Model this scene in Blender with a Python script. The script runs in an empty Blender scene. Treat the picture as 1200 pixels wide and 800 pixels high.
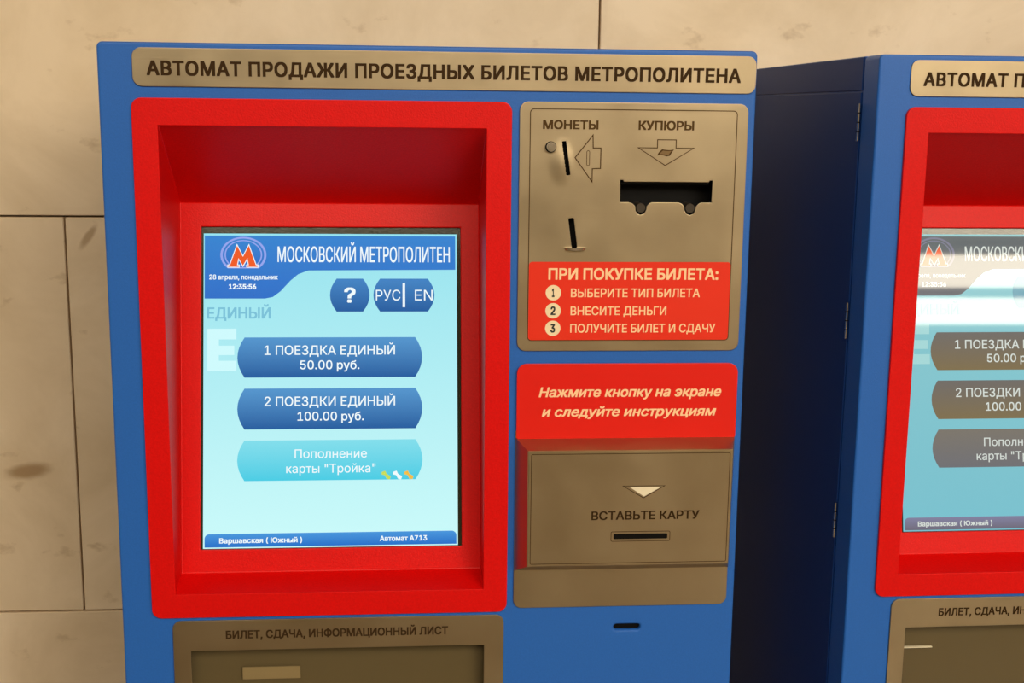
import bpy, bmesh, math, random
from mathutils import Matrix, Vector
from mathutils.geometry import delaunay_2d_cdt
import numpy as np
random.seed(4)

# ------------------------------------------------------------------ camera
H = 1.65                                    # eye height above the floor
scene = bpy.context.scene
col = scene.collection
cam_data = bpy.data.cameras.new('camera'); cam = bpy.data.objects.new('camera', cam_data); col.objects.link(cam)
cam_data.sensor_width = 36; cam_data.lens = 1480.63/1200*36; cam_data.clip_start = .05
PITCH, YAW, ROLL = .179817, .080886, .0114778
fw = Vector((math.sin(YAW)*math.cos(PITCH), math.cos(YAW)*math.cos(PITCH), -math.sin(PITCH)))
rt = Vector((math.cos(YAW), -math.sin(YAW), 0)); up = rt.cross(fw)
R_ = rt*math.cos(ROLL) + up*math.sin(ROLL); U_ = -rt*math.sin(ROLL) + up*math.cos(ROLL)
cam.matrix_world = Matrix(((R_.x, U_.x, -fw.x, 0), (R_.y, U_.y, -fw.y, -1.5), (R_.z, U_.z, -fw.z, H), (0, 0, 0, 1)))
scene.camera = cam

# ------------------------------------------------------------------ world, exposure, key lights
world = bpy.data.worlds.new('world'); scene.world = world; world.use_nodes = True
world.node_tree.nodes['Background'].inputs[0].default_value = (1.0, .88, .70, 1)
world.node_tree.nodes['Background'].inputs[1].default_value = .27
scene.view_settings.view_transform = 'Standard'; scene.view_settings.look = 'None'
scene.view_settings.exposure = 0; scene.view_settings.gamma = 1
scene.cycles.use_denoising = True
LAMP = 19.0                                  # radiance of the ceiling lamps
def area(name, loc, target, size, power, color):
    l = bpy.data.lights.new(name, 'AREA'); l.shape = 'RECTANGLE'; l.size, l.size_y = size; l.energy = power; l.color = color
    o = bpy.data.objects.new(name, l); col.objects.link(o); o.location = loc
    o.rotation_euler = (Vector(target)-Vector(loc)).to_track_quat('-Z', 'Y').to_euler(); return o
area('hall_light', (.35, -3.1, 3.45), (.2, 0, 1.2), (3.6, 1.4), 132, (1.0, .875, .67))

# ------------------------------------------------------------------ helpers
def lin(c):
    return tuple(((v/255)/12.92 if v/255 <= .04045 else ((v/255+.055)/1.055)**2.4) for v in c) + (1,)
def base_mat(name):
    m = bpy.data.materials.new(name); m.use_nodes = True
    return m, m.node_tree.nodes, m.node_tree.links, m.node_tree.nodes['Principled BSDF']
def noise_bump(m, N, L, P, scale, strength, dist=.0004, coord='Object'):
    tc = N.new('ShaderNodeTexCoord'); n = N.new('ShaderNodeTexNoise'); n.inputs['Scale'].default_value = scale
    n.inputs['Detail'].default_value = 3
    L.new(tc.outputs[coord], n.inputs['Vector'])
    b = N.new('ShaderNodeBump'); b.inputs['Strength'].default_value = strength; b.inputs['Distance'].default_value = dist
    L.new(n.outputs['Fac'], b.inputs['Height']); L.new(b.outputs['Normal'], P.inputs['Normal'])
    return tc, n
def paint(name, rgb, rough=.45, scale=700, strength=.5, vary=.12, spec=.4):
    m, N, L, P = base_mat(name)
    P.inputs['Roughness'].default_value = rough; P.inputs['Specular IOR Level'].default_value = spec
    tc, n = noise_bump(m, N, L, P, scale, strength)
    n2 = N.new('ShaderNodeTexNoise'); n2.inputs['Scale'].default_value = 420; n2.inputs['Detail'].default_value = 2
    L.new(tc.outputs['Object'], n2.inputs['Vector'])
    mx = N.new('ShaderNodeMix'); mx.data_type = 'RGBA'
    c = lin(rgb); mx.inputs[6].default_value = tuple(v*(1-vary) for v in c[:3])+(1,); mx.inputs[7].default_value = tuple(min(1, v*(1+vary)) for v in c[:3])+(1,)
    L.new(n2.outputs['Fac'], mx.inputs[0]); L.new(mx.outputs[2], P.inputs['Base Color'])
    return m
def metal(name, rgb, rough=.36, streak=True):
    m, N, L, P = base_mat(name)
    P.inputs['Metallic'].default_value = 1; P.inputs['Roughness'].default_value = rough
    tc = N.new('ShaderNodeTexCoord'); mp = N.new('ShaderNodeMapping'); L.new(tc.outputs['Object'], mp.inputs['Vector'])
    mp.inputs['Scale'].default_value = (6, 60, 900) if streak else (60, 60, 60)
    n = N.new('ShaderNodeTexNoise'); n.inputs['Scale'].default_value = 1; n.inputs['Detail'].default_value = 4
    L.new(mp.outputs['Vector'], n.inputs['Vector'])
    b = N.new('ShaderNodeBump'); b.inputs['Strength'].default_value = .25; b.inputs['Distance'].default_value = .0002
    L.new(n.outputs['Fac'], b.inputs['Height']); L.new(b.outputs['Normal'], P.inputs['Normal'])
    n2 = N.new('ShaderNodeTexNoise'); n2.inputs['Scale'].default_value = 14; n2.inputs['Detail'].default_value = 6
    L.new(tc.outputs['Object'], n2.inputs['Vector'])
    r = N.new('ShaderNodeMapRange'); r.inputs['To Min'].default_value = rough-.08; r.inputs['To Max'].default_value = rough+.1
    L.new(n2.outputs['Fac'], r.inputs['Value']); L.new(r.outputs['Result'], P.inputs['Roughness'])
    mx = N.new('ShaderNodeMix'); mx.data_type = 'RGBA'; c = lin(rgb)
    mx.inputs[6].default_value = tuple(v*.86 for v in c[:3])+(1,); mx.inputs[7].default_value = tuple(min(1, v*1.1) for v in c[:3])+(1,)
    L.new(n2.outputs['Fac'], mx.inputs[0]); L.new(mx.outputs[2], P.inputs['Base Color'])
    return m
def plain(name, rgb, rough=.6, spec=.3):
    m, N, L, P = base_mat(name); P.inputs['Base Color'].default_value = lin(rgb)
    P.inputs['Roughness'].default_value = rough; P.inputs['Specular IOR Level'].default_value = spec
    noise_bump(m, N, L, P, 300, .15); return m
def display(name, top, bottom=None, strength=1.0):
    """a lit patch of the display behind its glass: emits the given colour and reflects the hall"""
    m, N, L, P = base_mat(name)
    P.inputs['Base Color'].default_value = (.004, .004, .004, 1); P.inputs['Roughness'].default_value = .03
    P.inputs['Specular IOR Level'].default_value = .5
    P.inputs['Emission Strength'].default_value = strength
    # a liquid crystal panel shines mostly straight ahead: its light falls off towards grazing angles
    g = N.new('ShaderNodeNewGeometry'); dt = N.new('ShaderNodeVectorMath'); dt.operation = 'DOT_PRODUCT'
    L.new(g.outputs['Normal'], dt.inputs[0]); L.new(g.outputs['Incoming'], dt.inputs[1])
    dv = N.new('ShaderNodeMath'); dv.operation = 'DIVIDE'; dv.inputs[1].default_value = .80; L.new(dt.outputs['Value'], dv.inputs[0])
    pw = N.new('ShaderNodeMath'); pw.operation = 'POWER'; pw.inputs[1].default_value = 3; pw.use_clamp = True; L.new(dv.outputs[0], pw.inputs[0])
    L.new(pw.outputs[0], P.inputs['Emission Strength'])
    if bottom is None: P.inputs['Emission Color'].default_value = lin(top)
    else:
        tc = N.new('ShaderNodeTexCoord'); s = N.new('ShaderNodeSeparateXYZ'); L.new(tc.outputs['Generated'], s.inputs[0])
        mx = N.new('ShaderNodeMix'); mx.data_type = 'RGBA'
        mx.inputs[6].default_value = lin(bottom); mx.inputs[7].default_value = lin(top)
        L.new(s.outputs['Z'], mx.inputs[0]); L.new(mx.outputs[2], P.inputs['Emission Color'])
    return m

def link(name, mesh, mat, parent=None, label=None):
    o = bpy.data.objects.new(name, mesh); col.objects.link(o); mesh.name = name
    if mat: mesh.materials.clear(); mesh.materials.append(mat)
    if parent: o.parent = parent
    if label: o['label'] = label
    return o
# plane coordinates (u, v, towards the viewer) -> machine coordinates (x, depth, height)
FRONT = Matrix(((1, 0, 0, 0), (0, 0, -1, 0), (0, 1, 0, H), (0, 0, 0, 1)))
ZT, ZB, DT, DB = -.1181, -.5764, .14, .04     # the tilted screen panel: heights and depths of its ends
KT = (DT-DB)/(ZT-ZB); NN = math.sqrt(1+KT*KT)
PANEL = Matrix(((1, 0, 0, 0), (0, KT/NN, -1/NN, DB), (0, 1/NN, KT/NN, ZB+H), (0, 0, 0, 1)))

def mesh_of_curve(c):
    o = bpy.data.objects.new('tmp', c); col.objects.link(o)
    dg = bpy.context.evaluated_depsgraph_get(); dg.update()
    me = bpy.data.meshes.new_from_object(o.evaluated_get(dg))
    bpy.data.objects.remove(o); bpy.data.curves.remove(c); return me
def shape_mesh(outline, holes=(), thick=0.0, bevel=0.0, offset=0.0):
    c = bpy.data.curves.new('tmp', 'CURVE'); c.dimensions = '2D'; c.fill_mode = 'BOTH'
    for pts in [outline]+list(holes):
        s = c.splines.new('POLY'); s.points.add(len(pts)-1)
        for p, q in zip(s.points, pts): p.co = (q[0], q[1], 0, 1)
        s.use_cyclic_u = True; s.use_smooth = False
    c.extrude = max(0, thick/2-bevel); c.bevel_depth = bevel; c.bevel_resolution = 2; c.offset = offset-bevel
    return mesh_of_curve(c)
def plate(name, outline, mat, parent, thick=0.0, front=0.0, holes=(), bevel=0.0, M=FRONT, label=None, offset=0.0):
    """flat piece whose front face stands `front` metres before the plane M"""
    me = shape_mesh(outline, holes, thick, bevel, offset)
    me.transform(M @ Matrix.Translation((0, 0, front-thick/2)))
    m2 = bpy.data.meshes.new(name); m2.from_pydata([v.co[:] for v in me.vertices], [], [list(p.vertices) for p in me.polygons]); m2.update()
    bpy.data.meshes.remove(me); return link(name, m2, mat, parent, label)
def rr(x0, z0, x1, z1, r=0.0, n=6, rs=None):
    rs = rs or (r, r, r, r); pts = []      # bl, br, tr, tl
    for (cx, cz, a0, q) in ((x0, z0, 180, rs[0]), (x1, z0, 270, rs[1]), (x1, z1, 0, rs[2]), (x0, z1, 90, rs[3])):
        if q <= 0: pts.append((cx, cz)); continue
        ox = cx + (q if cx == x0 else -q); oz = cz + (q if cz == z0 else -q)
        for i in range(n+1):
            a = math.radians(a0+90*i/n); pts.append((ox+q*math.cos(a), oz+q*math.sin(a)))
    return pts
def circle(cx, cz, r, n=24, ry=None):
    return [(cx+r*math.cos(2*math.pi*i/n), cz+(ry or r)*math.sin(2*math.pi*i/n)) for i in range(n)]
def ring_line(name, pts, w, mat, parent, front, M=FRONT, closed=True):
    """thin engraved line following pts"""
    bm = bmesh.new(); n = len(pts)
    area_ = sum(pts[i][0]*pts[(i+1) % n][1]-pts[(i+1) % n][0]*pts[i][1] for i in range(n))
    sg = 1 if area_ > 0 else -1
    inner = []
    for i in range(n):
        p0, p, p1 = Vector(pts[i-1]), Vector(pts[i]), Vector(pts[(i+1) % n])
        d0, d1 = (p-p0).normalized(), (p1-p).normalized()
        nn = Vector((-(d0.y+d1.y), d0.x+d1.x)).normalized()*sg
        k = max(.35, nn.dot(Vector((-d1.y, d1.x))*sg)); inner.append(p+nn*w/k)
    a = [bm.verts.new((*p, front)) for p in pts]; b = [bm.verts.new((p.x, p.y, front)) for p in inner]
    for i in range(n):
        j = (i+1) % n; bm.faces.new((a[i], a[j], b[j], b[i]) if sg > 0 else (b[i], b[j], a[j], a[i]))
    me = bpy.data.meshes.new(name); bm.to_mesh(me); bm.free(); me.transform(M); return link(name, me, mat, parent)
def fill_outlines(me):
    """fill the glyph outlines one stroke at a time, so that overlapping strokes leave no holes"""
    nb = {}
    for e in me.edges:
        a, b = e.vertices; nb.setdefault(a, []).append(b); nb.setdefault(b, []).append(a)
    seen = set(); loops = []
    for e in me.edges:                          # edges keep the outline's own direction
        a, b = e.vertices
        if a in seen: continue
        lp = [a]; seen.add(a); cur = b; prev = a
        while cur not in seen:
            seen.add(cur); lp.append(cur)
            nx = [v for v in nb[cur] if v != prev]
            if not nx: break
            prev, cur = cur, nx[0]
        if len(lp) > 2: loops.append([me.vertices[i].co.to_2d() for i in lp])
    V = [p for lp in loops for p in lp]; E = []; k = 0
    for lp in loops:
        E += [(k+i, k+(i+1) % len(lp)) for i in range(len(lp))]; k += len(lp)
    A = np.array([V[i] for i, j in E]); B = np.array([V[j] for i, j in E])
    vo, _, fo, *_r = delaunay_2d_cdt(V, E, [], 0, 1e-6)
    vv = np.array([v[:] for v in vo]); ff = np.array(fo); c = vv[ff].mean(axis=1)
    w = np.zeros(len(c), int)
    for k0 in range(0, len(c), 2000):           # winding number of every triangle
        px, py = c[k0:k0+2000, 0:1], c[k0:k0+2000, 1:2]
        side = (B[:, 0]-A[:, 0])*(py-A[:, 1])-(px-A[:, 0])*(B[:, 1]-A[:, 1])
        w[k0:k0+2000] = ((A[:, 1] <= py) & (B[:, 1] > py) & (side > 0)).sum(1)-((A[:, 1] > py) & (B[:, 1] <= py) & (side < 0)).sum(1)
    F = []
    for t in ff[w != 0]:
        p, q, r = vv[t[0]], vv[t[1]], vv[t[2]]
        if (q[0]-p[0])*(r[1]-p[1])-(q[1]-p[1])*(r[0]-p[0]) < 0: t = t[::-1]
        F.append([int(i) for i in t])
    bpy.data.meshes.remove(me)
    m2 = bpy.data.meshes.new('glyphs'); m2.from_pydata([(x, y, 0) for x, y in vv], [], F); m2.update(); return m2
FONT = None
try:                                           # Blender's own bundled interface font, if this build carries it
    import os
    FONT = bpy.data.fonts.load(os.path.join(bpy.utils.system_resource('DATAFILES'), 'fonts', 'Inter.woff2'))
except Exception:
    FONT = None
def text(body, x0, x1, base, cap, front, mat, parent, bold=0.0, shear=0.0, M=FRONT, name='lettering', space=1.0):
    def mk(s):
        c = bpy.data.curves.new('tmp', 'FONT'); c.body = s; c.font = FONT or c.font; c.shear = shear; c.resolution_u = 4
        c.space_character = space; c.fill_mode = 'NONE'
        return fill_outlines(mesh_of_curve(c))
    ref = mk('Н'); ys = [v.co.y for v in ref.vertices]; ch = max(ys)-min(ys); y0 = min(ys); bpy.data.meshes.remove(ref)
    me = mk(body)
    bold *= 1.5
    if bold:                                  # heavier strokes: the same outlines laid slightly apart
        bm = bmesh.new()
        for kk, (dx, dy) in enumerate(((-1, -.7), (1, -.7), (1, .7), (-1, .7), (0, 0))):
            k0 = len(bm.verts); bm.from_mesh(me); bm.verts.ensure_lookup_table()
            for v in bm.verts[k0:]: v.co.x += dx*bold; v.co.y += dy*bold; v.co.z += kk*.00003
        bm.to_mesh(me); bm.free(); ch += 1.4*bold; y0 -= .7*bold
    xs = [v.co.x for v in me.vertices]; a, b = min(xs), max(xs)
    sx = (x1-x0)/(b-a); sz = cap/ch
    me.transform(M @ Matrix.Translation((x0, base, front)) @ Matrix.Diagonal((sx, sz, 1, 1)) @ Matrix.Translation((-a, -y0, 0)))
    return link(name, me, mat, parent)
def box(name, x0, x1, y0, y1, z0, z1, mat, parent=None, bevel=0.0, seg=2, label=None):
    bm = bmesh.new(); bmesh.ops.create_cube(bm, size=1)
    for v in bm.verts: v.co = ((x0+x1)/2+v.co.x*(x1-x0), (y0+y1)/2+v.co.y*(y1-y0), (z0+z1)/2+v.co.z*(z1-z0))
    if bevel: bmesh.ops.bevel(bm, geom=bm.edges[:], offset=bevel, segments=seg, affect='EDGES', profile=.5)
    me = bpy.data.meshes.new(name); bm.to_mesh(me); bm.free(); return link(name, me, mat, parent, label)
def quads(name, verts, faces, mat, parent=None, label=None):
    me = bpy.data.meshes.new(name); me.from_pydata([(x, y, z+H) for x, y, z in verts], [], faces); me.update()
    return link(name, me, mat, parent, label)
def cyl(name, c, axis, r, h, mat, parent, n=24, bevel=0.0, label=None):
    bm = bmesh.new(); bmesh.ops.create_cone(bm, cap_ends=True, segments=n, radius1=r, radius2=r, depth=h)
    if bevel: bmesh.ops.bevel(bm, geom=[e for e in bm.edges if abs(e.verts[0].co.z-e.verts[1].co.z) < 1e-6], offset=bevel, segments=2, affect='EDGES')
    q = Vector(axis).to_track_quat('Z', 'Y').to_matrix().to_4x4()
    me = bpy.data.meshes.new(name); bm.to_mesh(me); bm.free(); me.transform(Matrix.Translation((c[0], c[1], c[2]+H)) @ q)
    return link(name, me, mat, parent, label)

# ------------------------------------------------------------------ materials
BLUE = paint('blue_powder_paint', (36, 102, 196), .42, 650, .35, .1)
SIDE_SHADED = paint('shaded_side_paint', (26, 66, 138), .5, 650, .35, .1, .2)  # cabinet blue darkened: shade of the gap between machines put into the colour
RED = paint('red_powder_paint', (218, 8, 7), .42, 520, .6, .14, .22)
STEEL = metal('brushed_steel', (182, 166, 138), .36)
STEEL2 = metal('polished_steel', (230, 225, 215), .2, False)
BLACK = plain('black_plastic', (6, 6, 6), .5, .15)
PEG = plain('guide_grey', (60, 52, 42), .5)
BEZEL = plain('display_bezel_black', (46, 48, 36), .12, .5)
INK = plain('engraved_brown', (58, 40, 20), .7, .1)
LINE = plain('engraved_line', (82, 60, 32), .7, .1)
FILM = plain('red_film', (232, 48, 24), .38, .4)
FILM2 = plain('red_film_deep', (226, 26, 14), .35, .4)
CREAM = plain('cream_print', (255, 214, 172), .5)
CREAM2 = plain('cream_badge', (245, 225, 190), .5)
NAVY = plain('badge_digit', (40, 50, 50), .5)
PALE = plain('pale_triangle', (235, 225, 200), .5)

def smoked():
    m, N, L, P = base_mat('smoked_flap')
    P.inputs['Base Color'].default_value = lin((112, 98, 68)); P.inputs['Roughness'].default_value = .16
    P.inputs['Transmission Weight'].default_value = .3; P.inputs['IOR'].default_value = 1.45
    tc = N.new('ShaderNodeTexCoord'); n = N.new('ShaderNodeTexNoise'); n.inputs['Scale'].default_value = 9; n.inputs['Detail'].default_value = 5
    L.new(tc.outputs['Object'], n.inputs['Vector'])
    r = N.new('ShaderNodeMapRange'); r.inputs['To Min'].default_value = .2; r.inputs['To Max'].default_value = .24
    L.new(n.outputs['Fac'], r.inputs['Value']); L.new(r.outputs['Result'], P.inputs['Roughness']); return m
SMOKE = smoked()

# ------------------------------------------------------------------ the hall
def struct(o, label=None):
    o['kind'] = 'structure'
    if label: o['label'] = label
    return o
def marble(name, a, b, c, smears=()):
    m, N, L, P = base_mat(name); P.inputs['Roughness'].default_value = .42
    tc = N.new('ShaderNodeTexCoord'); oi = N.new('ShaderNodeObjectInfo')
    ad = N.new('ShaderNodeVectorMath'); ad.operation = 'ADD'; L.new(tc.outputs['Object'], ad.inputs[0])
    sc_ = N.new('ShaderNodeVectorMath'); sc_.operation = 'SCALE'; sc_.inputs[3].default_value = 9
    cb = N.new('ShaderNodeCombineXYZ'); L.new(oi.outputs['Random'], cb.inputs[0]); L.new(oi.outputs['Random'], cb.inputs[2])
    L.new(cb.outputs[0], sc_.inputs[0]); L.new(sc_.outputs[0], ad.inputs[1])
    n = N.new('ShaderNodeTexNoise'); n.inputs['Scale'].default_value = 4; n.inputs['Detail'].default_value = 8; n.inputs['Distortion'].default_value = .6
    n.inputs['Roughness'].default_value = .62
    L.new(ad.outputs[0], n.inputs['Vector'])
    cr = N.new('ShaderNodeValToRGB'); L.new(n.outputs['Fac'], cr.inputs[0])
    cr.color_ramp.elements[0].position = .3; cr.color_ramp.elements[0].color = lin(b)
    cr.color_ramp.elements[1].position = .62; cr.color_ramp.elements[1].color = lin(a)
    # short brown scuffs and pits
    mp = N.new('ShaderNodeMapping'); mp.inputs['Scale'].default_value = (11, 11, 17); mp.inputs['Rotation'].default_value = (0, .5, 0)
    L.new(ad.outputs[0], mp.inputs['Vector'])
    n2 = N.new('ShaderNodeTexNoise'); n2.inputs['Scale'].default_value = 1.2; n2.inputs['Detail'].default_value = 5; n2.inputs['Roughness'].default_value = .55
    L.new(mp.outputs['Vector'], n2.inputs['Vector'])
    r2 = N.new('ShaderNodeValToRGB'); L.new(n2.outputs['Fac'], r2.inputs[0])
    r2.color_ramp.elements[0].position = .62; r2.color_ramp.elements[0].color = (0, 0, 0, 1)
    r2.color_ramp.elements[1].position = .74; r2.color_ramp.elements[1].color = (.6, .6, .6, 1)
    mx = N.new('ShaderNodeMix'); mx.data_type = 'RGBA'; L.new(r2.outputs[0], mx.inputs[0]); L.new(cr.outputs[0], mx.inputs[6])
    mx.inputs[7].default_value = lin(c); last = mx
    for (sx_, sz_, rx_, rz_, ang, amt) in smears:      # rubbed brown smears with a place of their own
        mp2 = N.new('ShaderNodeMapping'); mp2.vector_type = 'TEXTURE'; mp2.inputs['Location'].default_value = (sx_, .6, sz_)
        mp2.inputs['Rotation'].default_value = (0, ang, 0); mp2.inputs['Scale'].default_value = (rx_, 1, rz_)
        L.new(tc.outputs['Object'], mp2.inputs['Vector'])
        ln = N.new('ShaderNodeVectorMath'); ln.operation = 'LENGTH'; L.new(mp2.outputs[0], ln.inputs[0])
        nm = N.new('ShaderNodeMath'); nm.operation = 'MULTIPLY_ADD'; nm.inputs[1].default_value = .8; L.new(n2.outputs['Fac'], nm.inputs[0]); L.new(ln.outputs['Value'], nm.inputs[2])
        mr = N.new('ShaderNodeMapRange'); mr.interpolation_type = 'SMOOTHSTEP'; L.new(nm.outputs[0], mr.inputs['Value'])
        mr.inputs['From Min'].default_value = .7; mr.inputs['From Max'].default_value = 1.35; mr.inputs['To Min'].default_value = amt; mr.inputs['To Max'].default_value = 0
        m3 = N.new('ShaderNodeMix'); m3.data_type = 'RGBA'; L.new(mr.outputs[0], m3.inputs[0]); L.new(last.outputs[2], m3.inputs[6])
        m3.inputs[7].default_value = lin((160, 124, 80)); last = m3
    L.new(last.outputs[2], P.inputs['Base Color'])
    b_ = N.new('ShaderNodeBump'); b_.inputs['Strength'].default_value = .2; b_.inputs['Distance'].default_value = .001
    L.new(n.outputs['Fac'], b_.inputs['Height']); L.new(b_.outputs['Normal'], P.inputs['Normal'])
    return m
SMEARS = ((-.640, 1.049, .055, .020, -.15, .75), (-.522, 1.444, .034, .009, -.95, .6))
MARBLE = marble('beige_marble', (246, 226, 198), (226, 204, 172), (180, 148, 106), SMEARS)
MORTAR = plain('joint_mortar', (160, 132, 96), .9)
WALLY = .60
wall = struct(box('wall_back', -3.4, 5.6, WALLY+.02, WALLY+.2, 0, 3.6, MORTAR), 'beige marble slab wall behind the ticket machines')
ZR = [0, .125, .800, 1.475, 2.15, 2.825, 3.5]           # slab joints measured from the photograph
rows = {1: -.95, 2: -.56, 3: .3075, 4: .1, 5: .7, 0: -.4}
for i in range(6):
    x = rows[i]
    while x > -3.3: x -= 1.2
    while x < 5.5:
        x0, x1 = max(x, -3.38), min(x+1.2, 5.58)
        if x1-x0 > .05:
            g = .0016; s = box('marble_slab', x0+g, x1-g, WALLY+random.uniform(-.0006, .0006), WALLY+.03, ZR[i]+g, ZR[i+1]-g, MARBLE, wall, .0012, 1)
        x += 1.2
m, N, L, P = base_mat('dark_granite'); P.inputs['Roughness'].default_value = .35
tc = N.new('ShaderNodeTexCoord'); n = N.new('ShaderNodeTexVoronoi'); n.inputs['Scale'].default_value = 160; L.new(tc.outputs['Object'], n.inputs['Vector'])
cr = N.new('ShaderNodeValToRGB'); cr.color_ramp.elements[0].color = lin((92, 80, 64)); cr.color_ramp.elements[1].color = lin((150, 134, 108))
L.new(n.outputs['Color'], cr.inputs[0]); L.new(cr.outputs[0], P.inputs['Base Color'])
struct(box('floor', -3.4, 9, -15.5, WALLY+.2, -.1, 0, m), 'dark granite floor of the hall')
PLASTER = plain('ceiling_plaster', (205, 190, 160), .8)
struct(box('ceiling', -3.4, 9, -15.5, WALLY+.2, 3.6, 3.75, PLASTER), 'plastered ceiling of the hall')
FARW = marble('far_marble', (214, 196, 160), (190, 170, 134), (150, 126, 90))
struct(box('wall_front', -3.4, 9, -15.5, -15.3, 0, 3.6, FARW), 'marble wall on the far side of the hall')
# ceiling lamps: rows of long fluorescent troughs over the right part of the hall
m, N, L, P = base_mat('lamp_diffuser'); P.inputs['Emission Color'].default_value = (1, .88, .68, 1); P.inputs['Emission Strength'].default_value = LAMP
DIFF = m
WHITE = plain('lamp_housing_white', (215, 208, 190), .5)
for yy, which in ((-5.20, 'nearest the machines'), (-6.40, 'in the middle row'), (-7.43, 'farthest from the machines')):
    e = bpy.data.objects.new('ceiling_lamp', None); col.objects.link(e); e.location = (4.3, yy, 3.6)
    e['label'] = 'long ceiling trough lamp behind the viewer, '+which; e['category'] = 'lamp'; e['group'] = 'ceiling lamps in the hall'
    box('lamp_housing', -2.5, 2.5, -.37, .37, -.08, -.0, WHITE, e)
    box('diffuser', -2.46, 2.46, -.345, .345, -.1, -.081, DIFF, e)

# ------------------------------------------------------------------ ticket machine
W, TOP = .764, .0734
def make_machine(loc, rot, label, pal, variant):
    e = bpy.data.objects.new('ticket_machine', None); col.objects.link(e); e.location = loc; e.rotation_euler = (0, 0, rot)
    e['label'] = label; e['category'] = 'ticket machine'; e['group'] = 'ticket machines along the marble wall'
    # cabinet
    bm = bmesh.new(); x0, x1, y0, y1, z0, z1 = .0025, W-.0025, .053, .575, .06, TOP+H-.0005; t_ = .004
    vs = [bm.verts.new(p) for p in ((x0, y0, z0), (x1, y0, z0), (x1, y0, z1), (x0, y0, z1), (x0, y1, z0), (x1, y1, z0), (x1, y1, z1), (x0, y1, z1),
                                    (x0+t_, y0, z0+t_), (x1-t_, y0, z0+t_), (x1-t_, y0, z1-t_), (x0+t_, y0, z1-t_), (x0+t_, .3, z0+t_), (x1-t_, .3, z0+t_), (x1-t_, .3, z1-t_), (x0+t_, .3, z1-t_))]
    for fc in ((5, 4, 7, 6), (0, 4, 5, 1), (1, 5, 6, 2), (2, 6, 7, 3), (3, 7, 4, 0), (0, 1, 9, 8), (1, 2, 10, 9), (2, 3, 11, 10), (3, 0, 8, 11),
               (8, 9, 13, 12), (9, 10, 14, 13), (10, 11, 15, 14), (11, 8, 12, 15), (12, 13, 14, 15)): bm.faces.new([vs[i] for i in fc])
    bmesh.ops.recalc_face_normals(bm, faces=bm.faces[:])
    me = bpy.data.meshes.new('b'); bm.to_mesh(me); bm.free(); link('cabinet_body', me, BLUE, e)
    box('plinth', .03, W-.03, .03, .56, 0, .061, BLACK, e)
    for x0, x1 in ((0, .0026), (W-.0026, W)):
        box('side_panel', x0, x1, .0565, .57, .07, .029+H, SIDE_SHADED, e, .0008, 1)
        box('side_rail', x0, x1, .0545, .575, .031+H, TOP+H-.001, SIDE_SHADED, e, .0008, 1)
    for zt, zb in ((.0150, -.0315), (-.238, -.285), (-.507, -.555)):
        h = cyl('hinge', (-.002, .0545, (zt+zb)/2), (0, 0, 1), .0022, zt-zb, STEEL2, e, 12)
        for f_ in (.25, .5, .75):
            cyl('knuckle_gap', (-.002, .0545, zt+(zb-zt)*f_), (0, 0, 1), .0024, .0012, BLACK, h, 12)
    # front door with its openings
    door_holes = [rr(.0600, -.5950, .4490, -.0130), rr(.075, -.88, .452, -.655), rr(.515, -.17, .735, -.02), rr(.5985, -.535, .681, -.51),
                  rr(.6102, -.6470, .6443, -.6392, .0038)]
    plate('front_door', rr(0, -1.58, W, TOP, .0065), BLUE, e, .051, 0, door_holes, .0028)
    box('lock_recess', .605, .650, .006, .030, -.652+H, -.634+H, BLACK, e)
    # header plate
    hp = plate('header_plate', rr(.0395, .0238, .7625, .0672, .0105), STEEL, e, .0022, .0022, (), .0005)
    text('АВТОМАТ ПРОДАЖИ ПРОЕЗДНЫХ БИЛЕТОВ МЕТРОПОЛИТЕНА', .0555, .7440, .0362, .0166, .0024, INK, hp, .018, space=1.05)
    # red surround: face plate and the recess behind it
    xa, xb, zt_, zb_ = .0660, .4437, -.0200, -.5870
    plate('screen_surround', rr(.0368, -.6178, .4735, .0112, .0115), RED, e, .006, .004, [rr(xa, zb_, xb, zt_)], .0009)
    px0, px1 = .0625, .4428                   # the panel is a little narrower than the opening
    s0, s1 = .0292, .4384                     # display opening along the panel
    hx0, hx1 = .0890, .4188
    def P3(x, s): return (x, DB+s*KT/NN, ZB+s/NN)
    Ltot = (ZT-ZB)*NN
    v = [(xa, -.002, zb_), (xb, -.002, zb_), (xb, -.002, zt_), (xa, -.002, zt_),
         P3(xa, 0), P3(px1, 0), P3(px1, Ltot), P3(px0, Ltot),
         P3(hx0, s0), P3(hx1, s0), P3(hx1, s1), P3(hx0, s1)]
    off = .005; nrm = (0, 1/NN, -KT/NN)
    for i in range(8, 12):
        a = v[i]; v.append((a[0]+nrm[0]*off, a[1]+nrm[1]*off, a[2]+nrm[2]*off))
    f = [(0, 1, 5, 4), (1, 2, 6, 5), (2, 3, 7, 6), (3, 0, 4, 7),
         (4, 5, 9, 8), (5, 6, 10, 9), (6, 7, 11, 10), (7, 4, 8, 11),
         (8, 9, 13, 12), (9, 10, 14, 13), (10, 11, 15, 14), (11, 8, 12, 15)]
    rec = quads('screen_recess', v, f, RED, e)
    md = rec.modifiers.new('soft_edges', 'BEVEL'); md.width = .0012; md.segments = 2; md.limit_method = 'ANGLE'; md.angle_limit = math.radians(12)
    # display
    plate('display_bezel', rr(hx0-.004, s0-.004, hx1+.004, s1+.004), BEZEL, e, .003, -.0042, (), 0, PANEL)
    X0, X1, S0, S1 = .0918, .4140, .0300, .4300
    def u(a): return X0+a*(X1-X0)
    def s(a): return S0+a*(S1-S0)
    D = {k_: display('display_'+k_+variant, *c) for k_, c in pal.items()}
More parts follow.
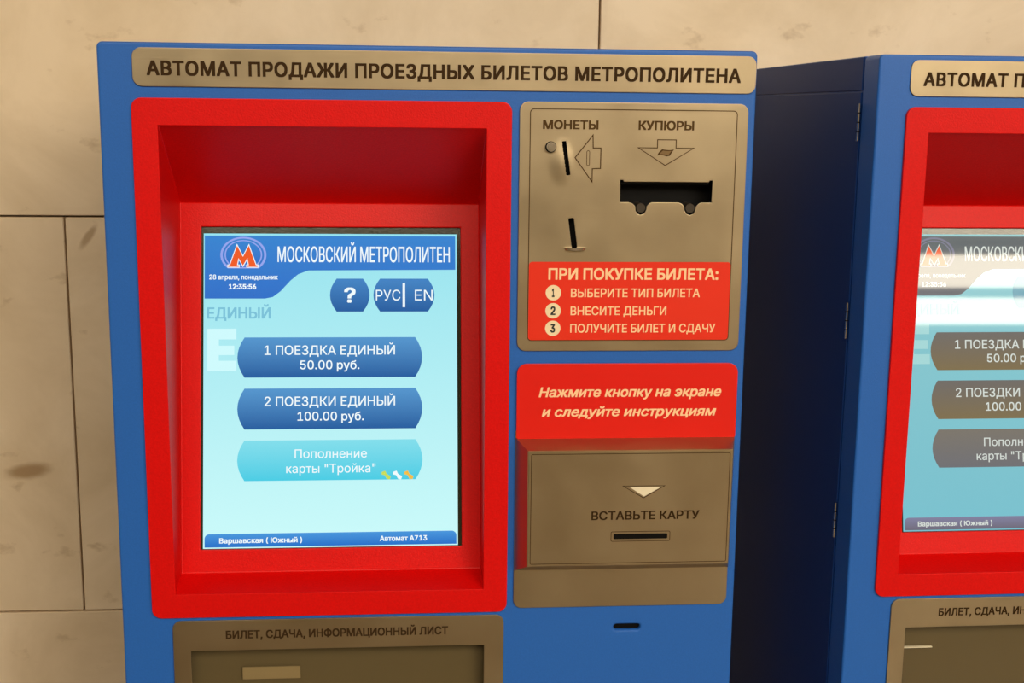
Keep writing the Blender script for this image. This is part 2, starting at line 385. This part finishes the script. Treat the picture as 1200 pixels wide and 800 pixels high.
    dsp = plate('screen', rr(X0, S0, X1, S1), D['bg'], e, .001, -.0034, (), 0, PANEL)
    q = -.0034
    LV = lambda n_: q+.0002*n_
    def pl(name, pts, mat, lv, off=0.0, holes=()): return plate(name, pts, mat, dsp, 0, LV(lv), holes, 0, PANEL, None, off)
    def tx(body, a0, a1, b, c, mat, lv, bold=.0, shear=0, space=1.0): return text(body, u(a0), u(a1), s(b), c*(S1-S0), LV(lv), mat, dsp, bold, shear, PANEL, space=space)
    pl('header_band', [(u(.004), s(.993)), (u(.004), s(.792)), (u(.24), s(.792)), (u(.27), s(.797)), (u(.30), s(.815)), (u(.34), s(.850)), (u(.37), s(.870)), (u(.41), s(.882)), (u(.994), s(.885)), (u(.994), s(.993))], D['header'], 1)
    pl('footer_band', rr(u(.006), s(.004), u(.994), s(.046), .006, rs=(0, 0, .006, .006)), D['footer'], 1)
    # logo: arch with the letter
    def arch(k_):
        cx, cz, r = u(.155), s(.9315), .0290*k_
        pts = []
        for i in range(33):
            a = math.radians(-48+276*i/32); pts.append((cx+r*math.cos(a)*1.0, cz+r*math.sin(a)*.80))
        return pts
    pl('logo_arch', arch(1.0), D['logo_rim'], 2); pl('logo_field', arch(.90), D['header'], 3)
    pl('logo_arch', arch(.82), D['logo_rim'], 4); pl('logo_field', arch(.76), D['header'], 5)
    mpts = [(0, 0), (.36, 0), (.36, .08), (.30, .08), (.35, .42), (.5, .06), (.65, .42), (.70, .08), (.64, .08), (.64, 0), (1, 0), (1, .08), (.94, .08), (.70, 1), (.5, .47), (.30, 1), (.06, .08), (0, .08)]
    mm = [(u(.096+.115*a), s(.893+.068*b)) for a, b in mpts]
    pl('logo_letter', mm, D['white'], 6, .0010); pl('logo_letter', mm, D['orange'], 7)
    tx('МОСКОВСКИЙ МЕТРОПОЛИТЕН', .289, .972, .909, .050, D['white'], 2, .006)
    tx('28 апреля, понедельник', .022, .290, .853, .0155, D['white'], 2, .012)
    tx('12:35:56', .098, .205, .822, .0165, D['white'], 2, .02)
    tx('ЕДИНЫЙ', .014, .262, .728, .036, D['faint'], 1, .012)
    pl('ticket_symbol', [(u(.015), s(.696)), (u(.015), s(.561)), (u(.128), s(.561)), (u(.128), s(.594)), (u(.060), s(.594)), (u(.060), s(.612)), (u(.120), s(.612)), (u(.120), s(.642)), (u(.060), s(.642)), (u(.060), s(.662)), (u(.128), s(.662)), (u(.128), s(.696))], D['glow'], 1)
    def btn(a0, a1, b0, b1, mat, bulge):
        pts = []; n_ = 8
        for i in range(n_+1):
            t_ = -1+2*i/n_; pts.append((u(a1)-bulge*t_*t_, s(b0)+(s(b1)-s(b0))*(t_+1)/2))
        for i in range(n_+1):
            t_ = 1-2*i/n_; pts.append((u(a0)+bulge*t_*t_, s(b0)+(s(b1)-s(b0))*(t_+1)/2))
        pl('screen_button', pts, mat, 1)
    btn(.495, .652, .750, .856, D['btn2'], .0085); btn(.667, .910, .750, .856, D['btn2'], .0085)
    tx('?', .551, .596, .779, .048, D['white'], 2, .015)
    tx('РУС', .677, .774, .786, .034, D['white'], 2); tx('EN', .832, .903, .786, .034, D['white'], 2)
    pl('button_divider', rr(u(.783), s(.764), u(.793), s(.842)), D['white'], 2)
    btn(.132, .860, .540, .668, D['btn'], .0090)
    btn(.132, .860, .375, .505, D['btn'], .0090)
    btn(.132, .860, .212, .340, D['btn3'], .0090)
    tx('1 ПОЕЗДКА ЕДИНЫЙ', .238, .752, .612, .030, D['white'], 2, .004)
    tx('50.00 руб.', .377, .611, .566, .028, D['white'], 2, .006)
    tx('2 ПОЕЗДКИ ЕДИНЫЙ', .238, .752, .449, .030, D['white'], 2, .004)
    tx('100.00 руб.', .367, .628, .402, .028, D['white'], 2, .006)
    tx('Пополнение', .356, .640, .283, .028, D['white'], 2, .002)
    tx('карты "Тройка"', .323, .674, .236, .028, D['white'], 2, .002)
    for i, kk in enumerate(('yellow', 'white', 'orange2')):
        a = .698+.045*i
        pl('button_icon', [(u(a), s(.236)), (u(a+.014), s(.240)), (u(a+.020), s(.230)), (u(a+.036), s(.222)), (u(a+.032), s(.212)), (u(a+.020), s(.214)), (u(a+.012), s(.226)), (u(a), s(.228))], D[kk], 2)
    tx('Варшавская ( Южный )', .063, .385, .0165, .0165, D['white'], 2, .014)
    tx('Автомат А713', .690, .877, .0165, .0165, D['white'], 2, .014)

    # payment plate
    bill = [(.6039, -.1048), (.6140, -.1048), (.6185, -.1062), (.6222, -.1095), (.6228, -.1150), (.6250, -.1185), (.6290, -.1198), (.6330, -.1185), (.6352, -.1150), (.6362, -.1095), (.6390, -.1062), (.6420, -.1048),
            (.6745, -.1048), (.6785, -.1062), (.6815, -.1095), (.6825, -.1150), (.6848, -.1185), (.6888, -.1198), (.6928, -.1185), (.6948, -.1150), (.6958, -.1095), (.6990, -.1062), (.7020, -.1048), (.7144, -.1048),
            (.7148, -.0785), (.7112, -.0785), (.7106, -.0805), (.6078, -.0805), (.6072, -.0785), (.6035, -.0785)]
    def slot(xa_, za, xb_, zb2, w):
        d = Vector((xb_-xa_, zb2-za)).normalized(); nn = Vector((-d.y, d.x))*w/2; A, B = Vector((xa_, za)), Vector((xb_, zb2)); h_ = d*w*.25
        return [tuple(A+nn*.7), tuple(A-nn*.7), tuple(A-nn+h_), tuple(B-nn-h_), tuple(B-nn*.7), tuple(B+nn*.7), tuple(B+nn-h_), tuple(A+nn+h_)]
    cs = slot(.5352, -.0335, .5412, -.0735, .0052); cr_ = slot(.5452, -.1240, .5502, -.1600, .0066)
    pp = plate('payment_plate', rr(.4825, -.2850, .7550, .0120, .0105), STEEL, e, .0025, .0025, [bill, cs, cr_], .0005)
    box('slot_backing', .52, .56, .010, .02, -.166+H, -.025+H, BLACK, e)
    pts = [(.6, .012, -.122), (.72, .012, -.122), (.72, .012, -.076), (.6, .012, -.076)]
    bi = box('banknote_slot', .5985, .7195, .028, .05, -.124+H, -.074+H, BLACK, e, label='black banknote slot')
    box('slot_lip', .606, .712, .004, .028, -.0835+H, -.0815+H, BLACK, bi)
    for xx in (.6290, .6888):
        cyl('guide_peg', (xx, .013, -.1115), (0, 1, 0), .0055, .030, PEG, bi, 20)
    bm = bmesh.new(); nx, nz = 56, 96; cx, cz, rx, rz = .5325, -.0580, .0200, .0340; gv = {}
    A2, B2 = Vector((.5352, -.0335)), Vector((.5412, -.0735)); dd = (B2-A2); 
    for i in range(nx+1):
        for j in range(nz+1):
            a, b = -1+2*i/nx, -1+2*j/nz; r2 = a*a+b*b
            h_ = .0016*(max(0, 1-r2))**3
            gv[i, j] = bm.verts.new((cx+a*rx, -.0026-h_, cz+b*rz+H))
    for i in range(nx):
        for j in range(nz):
            a, b = -1+2*(i+.5)/nx, -1+2*(j+.5)/nz
            if a*a+b*b > 1: continue
            p = Vector((cx+a*rx, cz+b*rz)); t_ = (p-A2).dot(dd)/dd.length_squared; dist = abs((p-A2).cross(dd.normalized()))
            if -.01 < t_ < 1.01 and dist < .0027: continue
            bm.faces.new((gv[i, j], gv[i+1, j], gv[i+1, j+1], gv[i, j+1]))
    bmesh.ops.delete(bm, geom=[v_ for v_ in bm.verts if not v_.link_faces], context='VERTS')
    for f_ in bm.faces: f_.smooth = True
    me = bpy.data.meshes.new('d'); bm.to_mesh(me); bm.free(); link('coin_slot_boss', me, STEEL, pp)
    ring_line('engraved_border', rr(.4945, -.2725, .7422, .0042, .005), .0011, LINE, pp, .0027)
    text('МОНЕТЫ', .5099, .5757, -.0195, .0105, .0027, LINE, pp, .018)
    text('КУПЮРЫ', .6235, .6901, -.0195, .0108, .0027, LINE, pp, .018)
    ring_line('arrow_outline', [(.5478, -.0525), (.5700, -.0825), (.5700, -.0660), (.5798, -.0655), (.5798, -.0405), (.5705, -.0405), (.5700, -.0245)], .0012, LINE, pp, .0030)
    ring_line('coin_outline', rr(.5622, -.0620, .5662, -.0440, .0019), .0007, LINE, pp, .0027)
    ring_line('arrow_outline', [(.6568, -.0615), (.6923, -.0398), (.6697, -.0398), (.6697, -.0302), (.6462, -.0302), (.6462, -.0398), (.6222, -.0398)], .0011, LINE, pp, .0027)
    nt = [(.6465, -.0492), (.6490, -.0450), (.6525, -.0418), (.6570, -.0425), (.6615, -.0428), (.6668, -.0420), (.6640, -.0460), (.6620, -.0495), (.6580, -.0502), (.6540, -.0490), (.6500, -.0485)]
    plate('note_symbol', nt, LINE, pp, 0, .0027); plate('note_symbol', [( .6567+(a-.6567)*.72, -.0460+(b+.0460)*.62) for a, b in nt], plain('note_tint', (128, 104, 70), .6), pp, 0, .0029)
    cyl('coin_release_button', (.5196, -.0060, -.0400), (0, 1, 0), .0056, .010, STEEL2, e, 28, .0018, 'round steel coin release button')
    cyl('button_collar', (.5196, -.0032, -.0403), (0, 1, 0), .0066, .0020, BLACK, e, 28)
    # lip under the coin return slot
    bm = bmesh.new(); n_ = 16; top = []; bot = []
    for i in range(n_+1):
        a = math.pi*i/n_; top.append(bm.verts.new((.5510+.0135*math.cos(a), -.0025-.0075*math.sin(a), -.1592+H)))
        bot.append(bm.verts.new((.5510+.0120*math.cos(a), -.0025-.0060*math.sin(a), -.1622+H)))
    for i in range(n_): bm.faces.new((top[i], top[i+1], bot[i+1], bot[i]))
    bm.faces.new(top[::-1]); bm.faces.new(bot); me = bpy.data.meshes.new('l'); bm.to_mesh(me); bm.free()
    link('coin_return_lip', me, STEEL2, e, 'curved steel lip of coin return')
    # instruction film on the payment plate
    il = plate('instruction_label', rr(.4958, -.2714, .7412, -.1762, .004), FILM, e, 0, .0029, label='orange red instruction label')
    text('ПРИ ПОКУПКЕ БИЛЕТА:', .5192, .7262, -.1978, .0140, .0031, CREAM, il, .014)
    for dg, z, body, x1_ in (('1', -.2136, 'ВЫБЕРИТЕ ТИП БИЛЕТА', .7045), ('2', -.2355, 'ВНЕСИТЕ ДЕНЬГИ', .6640), ('3', -.2569, 'ПОЛУЧИТЕ БИЛЕТ И СДАЧУ', .7252)):
        plate('number_badge', circle(.5256, z, .0094), CREAM2, il, 0, .0031)
        text(dg, .5238 if dg == '1' else .5226, .5270 if dg == '1' else .5284, z-.0052, .0104, .0033, NAVY, il, .02)
        text(body, .5468, x1_, z-.0054, .0106, .0031, CREAM, il, .008)
    # card plate, red guide label above, protruding reader housing below
    plate('card_plate', rr(.4818, -.6138, .7538, -.385, .0105, rs=(.0105, .0105, 0, 0)), STEEL, e, .0025, .0025, (), .0005)
    gl = plate('guide_label', rr(.4828, -.3945, .7555, -.3005, .012, rs=(.003, .003, .012, .012)), FILM2, e, .0040, .0050, (), .0006, label='bright red guide label')
    text('Нажмите кнопку на экране', .5097, .7355, -.3418, .0125, .0052, CREAM, gl, .012, .22)
    text('и следуйте инструкциям', .5137, .7300, -.3662, .0122, .0052, CREAM, gl, .012, .22)
    d0, d1 = -.0026, -.030
    A = [(.4822, d0, -.5640), (.7545, d0, -.5640), (.7555, d0, -.3930), (.4822, d0, -.3930)]
    B = [(.4960, d1, -.5490), (.7465, d1, -.5490), (.7470, d1, -.4030), (.4955, d1, -.4030)]
    bm = bmesh.new(); vs = [bm.verts.new((x, y, z+H)) for x, y, z in A+B]
    for fc in ((0, 1, 5, 4), (1, 2, 6, 5), (2, 3, 7, 6), (3, 0, 4, 7), (4, 5, 6, 7)): bm.faces.new([vs[i] for i in fc])
    bmesh.ops.recalc_face_normals(bm, faces=bm.faces[:])
    bmesh.ops.bevel(bm, geom=[ed for ed in bm.edges if all(v_.co.y < -.02 for v_ in ed.verts)], offset=.0009, segments=2, affect='EDGES')
    me = bpy.data.meshes.new('h'); bm.to_mesh(me); bm.free()
    hs = link('card_reader_housing', me, STEEL, e, 'protruding steel card reader housing')
    F = -d1+.0003
    ring_line('face_groove', rr(.4990, -.5465, .7440, -.4065, .002), .0009, LINE, hs, F)
    ring_line('arrow_outline', [(.6377, -.4635), (.6650, -.4475), (.6110, -.4475)], .0009, INK, hs, F)
    plate('arrow_fill', [(.6385, -.4612), (.6590, -.4495), (.6200, -.4490)], PALE, hs, 0, F)
    text('ВСТАВЬТЕ КАРТУ', .5740, .7080, -.4905, .0110, F, INK, hs, .012)
    ring_line('slot_rim', rr(.5985, -.5185, .6725, -.5055, .002), .0008, LINE, hs, F)
    plate('card_slot', rr(.6020, -.5153, .6690, -.5087, .0015), BLACK, hs, 0, F+.0001)
    # output tray
    tf = plate('tray_frame', rr(.0605, -.90, .4700, -.6222, .0105), STEEL, e, .0025, .0025, [rr(.0816, -.87, .4453, -.6618)], .0005)
    text('БИЛЕТ, СДАЧА, ИНФОРМАЦИОННЫЙ ЛИСТ', .1250, .4000, -.6465, .0108, .0027, INK, tf, .016)
    fl = quads('tray_flap', [(.0780, .012, -.875), (.4500, .012, -.875), (.4500, .020, -.657), (.0780, .020, -.657),
                             (.0780, .016, -.875), (.4500, .016, -.875), (.4500, .024, -.657), (.0780, .024, -.657)],
               [(0, 1, 2, 3), (7, 6, 5, 4), (0, 4, 5, 1), (1, 5, 6, 2), (2, 6, 7, 3), (3, 7, 4, 0)], SMOKE, e, 'smoked brown tray flap')
    PALE_BAR = plain('flap_bar_'+variant, (138, 120, 84), .5)
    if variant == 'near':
        box('flap_bar', .142, .214, .0135, .0150, -.708+H, -.692+H, PALE_BAR, fl)  # pale bar just in front of the flap
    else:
        box('flap_glint', .074, .126, .0105, .0150, -.6965+H, -.6952+H, PALE, fl)  # thin pale strip standing in for a reflection on the flap
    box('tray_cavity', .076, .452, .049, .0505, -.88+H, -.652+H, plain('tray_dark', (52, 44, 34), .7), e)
    return e

near = dict(bg=((150, 226, 238), (202, 250, 250)), header=((54, 132, 208), (48, 112, 200)), footer=((70, 150, 220), (30, 110, 200)),
            logo_rim=((150, 165, 235),), white=((240, 250, 252),), orange=((240, 92, 40),), faint=((122, 192, 216),), glow=((206, 250, 253),),
            btn=((84, 150, 206), (34, 92, 158)), btn2=((66, 132, 196), (34, 92, 158)), btn3=((130, 222, 236), (72, 204, 228)),
            yellow=((200, 220, 90),), orange2=((244, 190, 70),))
far = dict(bg=((140, 200, 205), (120, 192, 206)), header=((100, 108, 110), (96, 100, 108)), footer=((130, 130, 160), (110, 105, 120)),  # warm ceiling reflection and washed-out viewing angle put into these display colours
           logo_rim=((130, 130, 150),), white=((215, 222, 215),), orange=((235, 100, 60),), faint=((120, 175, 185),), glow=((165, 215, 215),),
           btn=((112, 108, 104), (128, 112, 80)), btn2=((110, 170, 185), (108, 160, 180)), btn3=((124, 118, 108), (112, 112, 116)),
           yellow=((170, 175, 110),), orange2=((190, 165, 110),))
make_machine((-.355, 0, 0), 0, 'blue ticket machine with red screen frame, whole front in view, left one', near, 'near')
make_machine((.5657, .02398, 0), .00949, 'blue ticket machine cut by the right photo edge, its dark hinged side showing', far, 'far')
